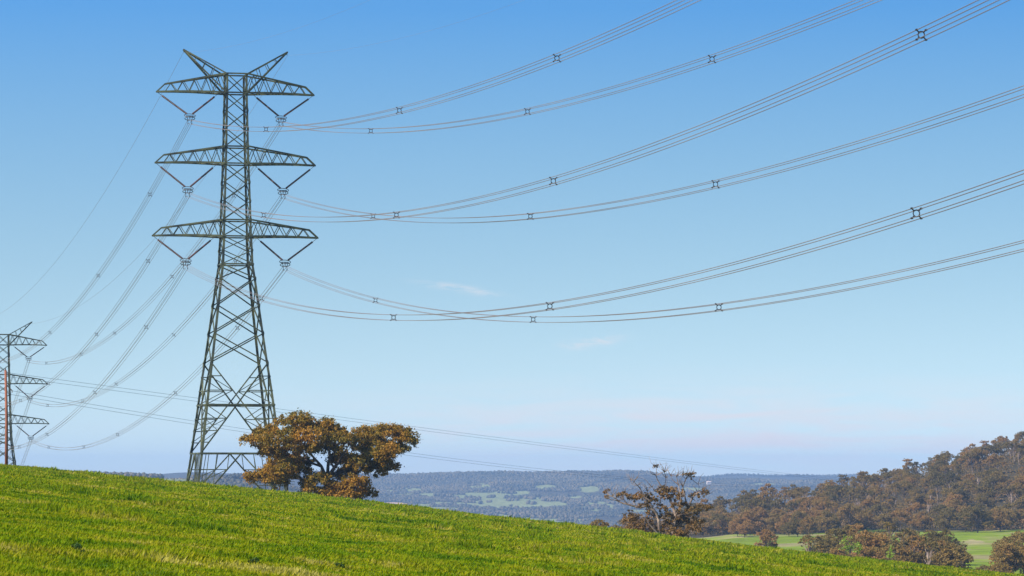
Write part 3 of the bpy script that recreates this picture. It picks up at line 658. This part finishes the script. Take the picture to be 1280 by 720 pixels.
# the wooded hill
cnt = 0; pts = []
tries = 0
while cnt < 245 and tries < 60000:
    tries += 1
    px_ = random.uniform(862, 1312); base_r = 1452 + float(np.interp(px_, [862, 920, 1000, 1080, 1150, 1280], [50, 25, 10, 30, 12, 5])); top_r = float(np.interp(px_, [862, 920, 1000, 1100, 1200, 1312], [1700, 1770, 1800, 1850, 1900, 1990]))
    r_ = base_r + (top_r-base_r)*random.random()**.9
    x, y = at(px_, r_); dmin = 9.3 if r_ < base_r+45 else 11.0
    if any((x-a)**2+((y-b)*.8)**2 < dmin*dmin for a, b in pts): continue
    pts.append((x, y)); cnt += 1
    z_row = (r_-base_r)/(top_r-base_r)
    if z_row < .13: lab, gr, ks = 'brown tree in the front row of the wooded hill along the meadow', 'front row trees of the wooded hill', (1, 4, 7, 0, 1)
    elif z_row > .86: lab, gr, ks = 'tree on the skyline ridge of the wooded hill', 'ridge trees of the wooded hill', (2, 3, 5, 6, 2, 0)
    else: lab, gr, ks = 'brown tree on the densely wooded hillside below the ridge', 'slope trees of the wooded hill', (0, 1, 2, 3, 5, 7, 0, 6, 3)
    place(random.choice(ks), x, y, lab, gr, .82)
def build_understorey():
    g = np.random.default_rng(404); n = 4200
    px_ = g.uniform(775, 1320, n); b = 1462 + np.interp(px_, [775, 862, 920, 1000, 1080, 1150, 1280], [110, 60, 25, 10, 30, 12, 5]); e = np.interp(px_, [775, 862, 920, 1000, 1100, 1200, 1312], [1610, 1690, 1760, 1790, 1840, 1890, 1980])
    r = b + (e-b)*g.random(n); th = np.arctan((px_-640)/F); x = r*np.sin(th); y = r*np.cos(th); z = ground(x, y); s = g.uniform(1.2, 2.9, n)
    C = np.stack([x, y, z+s*g.uniform(.5, 1.6, n)], 1); q = leaves(C, np.stack([s, s, s*.8], 1), 34, .55, 405, .2, .5)
    m = leaf_mat('understorey_leaves', [(.2, (.06, .05, .015)), (.5, (.15, .098, .026)), (.85, (.24, .13, .055))], .03, 0, .2, .4)
    o = link('undergrowth', mesh_np('undergrowth', q, 4), m); o['kind'] = 'stuff'; tag(o, 'dense brown undergrowth filling the wooded hill between its trees', 'undergrowth')
build_understorey()
# lower end of the wood behind the half-dead tree
for (px_, r_, k_, s_) in ((868,1560,0,.9),(880,1540,1,.95),(893,1530,7,1.0),(858,1580,2,.8),(846,1600,1,.9),(835,1590,3,.9),(824,1600,7,.85),(812,1590,5,.85),(800,1600,2,.85),(788,1590,0,.95),(792,1560,1,.9),(880,1590,2,.95),(868,1600,7,.9),(855,1550,1,.85),(840,1560,4,.9),(820,1565,4,.9),(806,1560,1,.85)):
    x, y = at(px_, r_); place(k_, x, y, 'tree at the low end of the wood, behind the half-dead tree', 'trees behind the half-dead tree', s_)
for (px_, r_, k_, s_) in ((746,700,4,.36),(754,705,1,.36),(763,700,4,.34),(771,710,7,.33)):
    x, y = at(px_, r_); o = place(k_, x, y, 'low bush peeping over the grass crest left of the half-dead tree', 'low bushes on the crest', s_, 'bush')
    want = (600-{746:652, 754:655, 763:655.5, 771:658}[px_])/F*r_; o.location.z = max(o.location.z, want-12*s_*.9)

# saplings and weeds
def sapling(px_, D, h, label):
    x = (px_-640)/F*D; g = np.random.default_rng(int(px_)); root = thing('sapling', label, 'sapling', (x, D, gz(x, D)), 0, 'young saplings on the crest')
    mb = MB(); mb.tube([(0, 0, -.2), (.03, 0, h*.6), (0, .02, h)], [.05, .035, .015], 5); mb.build('stem', M_bark, root)
    C = np.stack([g.normal(size=16)*h*.13, g.normal(size=16)*h*.13, h*g.uniform(.3, 1.0, 16)], 1); q = leaves(C, np.full((16, 3), h*.14), 14, .2, int(px_), .2, .5)
    link('foliage', mesh_np('foliage', q, 4), M_leafyoung, root)
sapling(1060, 432, 2.6, 'tallest bright green sapling on the crest before the gully clump')
sapling(1071, 434, 2.1, 'slim pale green sapling beside the tallest sapling on the crest')
sapling(1112, 432, 1.9, 'lone short green sapling farther right along the crest')
def weed(px_, py_, s, label):
    # find where the view ray meets the slope
    rr = np.arange(45, 395, .5); X = (px_-640)/F*rr; Z = ground(X, rr); row = 600-F*Z/rr; i = int(np.argmin(np.abs(row-py_))); D = rr[i]; x = X[i]; s *= D/F
    g = np.random.default_rng(int(px_*3)); root = thing('weed_clump', label, 'weed', (x, D, Z[i]), 0, 'dark weed clumps in the pasture')
    n = 14; a = g.uniform(0, 6.28, n); C = np.stack([np.cos(a)*s*g.random(n), np.sin(a)*s*g.random(n), s*g.uniform(.15, .9, n)], 1)
    q = leaves(C, np.full((n, 3), s*.35), 22, s*.33, int(px_), .1, .4); link('foliage', mesh_np('foliage', q, 4), M_weed, root)
    mb = MB()
    for k in range(6): mb.tube([(0, 0, -.02), C[k]*.6, C[k]], [s*.03, s*.025, s*.012], 4)
    mb.build('stem', M_weed, root)
weed(97, 688, 9, 'largest dark leafy weed clump low in the pasture, lone on the left')
weed(104, 694, 6, 'small dark weed just right of the largest weed clump')
weed(424, 711, 7, 'round dark weed tuft at the lower edge of the pasture')
weed(318, 706, 8, 'wide dark weed tuft low on the pasture below the near pylon')

# ------------------------------------------------------------------ far country: woods and a farmhouse
def build_far_woods():
    g = np.random.default_rng(77)
    t = (1+5**.5)/2; V0 = np.array([(-1,t,0),(1,t,0),(-1,-t,0),(1,-t,0),(0,-1,t),(0,1,t),(0,-1,-t),(0,1,-t),(t,0,-1),(t,0,1),(-t,0,-1),(-t,0,1)])/math.sqrt(1+t*t)
    F0 = np.array([(0,11,5),(0,5,1),(0,1,7),(0,7,10),(0,10,11),(1,5,9),(5,11,4),(11,10,2),(10,7,6),(7,1,8),(3,9,4),(3,4,2),(3,2,6),(3,6,8),(3,8,9),(4,9,5),(2,4,11),(6,2,10),(8,6,7),(9,8,1)])
    n1, n2 = 105000, 15000
    r = np.concatenate([np.sqrt(g.uniform(6300**2, 9900**2, n1)), np.sqrt(g.uniform(4250**2, 5150**2, n2)), np.sqrt(g.uniform(11800**2, 12900**2, 6000)), np.sqrt(g.uniform(1900**2, 3000**2, 2500))])
    px = np.concatenate([g.uniform(380, 1080, n1), g.uniform(30, 420, n2), g.uniform(840, 1080, 6000), g.uniform(430, 900, 2500)])
    th = np.arctan((px-640)/F); x = r*np.sin(th); y = r*np.cos(th); z = ground(x, y); py = 600-F*z/y
    pm = paddock_mask(px, py, x, y); nz = fbm(x/220, y/220, 88, 3); cl = fbm(x/45, y/45, 89, 2)
    keep = np.where(pm > 0, (cl > .70), (nz < .66) & (g.random(len(px)) < .9)) & (pm < 2)
    x, y, z, r = x[keep], y[keep], z[keep], r[keep]; n = len(x)
    s = g.uniform(1.9, 4.0, n)*np.where(r < 5300, .9, 1); hz = s*g.uniform(.8, 1.35, n)
    v = V0[None]*g.uniform(.75, 1.25, (n, 12, 1)); v = v*np.stack([s, s, hz], 1)[:, None]; v = v+np.stack([x, y, z+hz*.75], 1)[:, None]
    f = F0[None]+(np.arange(n)*12)[:, None, None]
    me = mesh_idx('far_woods', v.reshape(-1, 3), f.reshape(-1, 3))
    m = leaf_mat('far_tree_leaves', [(.2, (.018, .020, .012)), (.5, (.050, .042, .020)), (.85, (.105, .078, .038))], .005, 0, .0, .45)
    o = link('far_woods', me, m); o['kind'] = 'stuff'; tag(o, 'hazy blue woods covering the hills far across the valley', 'woods'); print('far trees', n)
build_far_woods()
def build_house():
    x, y = at(886, 8700); z = gz(x, y); root = thing('farmhouse', 'tiny pale farmhouse on the far blue hillside above the half-dead tree', 'house', (x, y, z+7), .3)
    mb = MB(); mb.box((0, 0, 1.0), (5, 3.2, 3.0)); mb.build('wall', simple_mat('pale_render', (.42, .36, .33), (.5, .44, .40), .3, .8), root)
    v = [(-5.4,-3.6,3.9),(5.4,-3.6,3.9),(5.4,3.6,3.9),(-5.4,3.6,3.9),(-5.4,0,6.2),(5.4,0,6.2)]; me = mesh_from('roof', v, [(0,1,5,4),(2,3,4,5),(0,4,3),(1,2,5),(3,2,1,0)])
    link('roof', me, simple_mat('roof_tiles', (.5, .36, .3), (.6, .44, .38), .3, .7), root)
build_house()
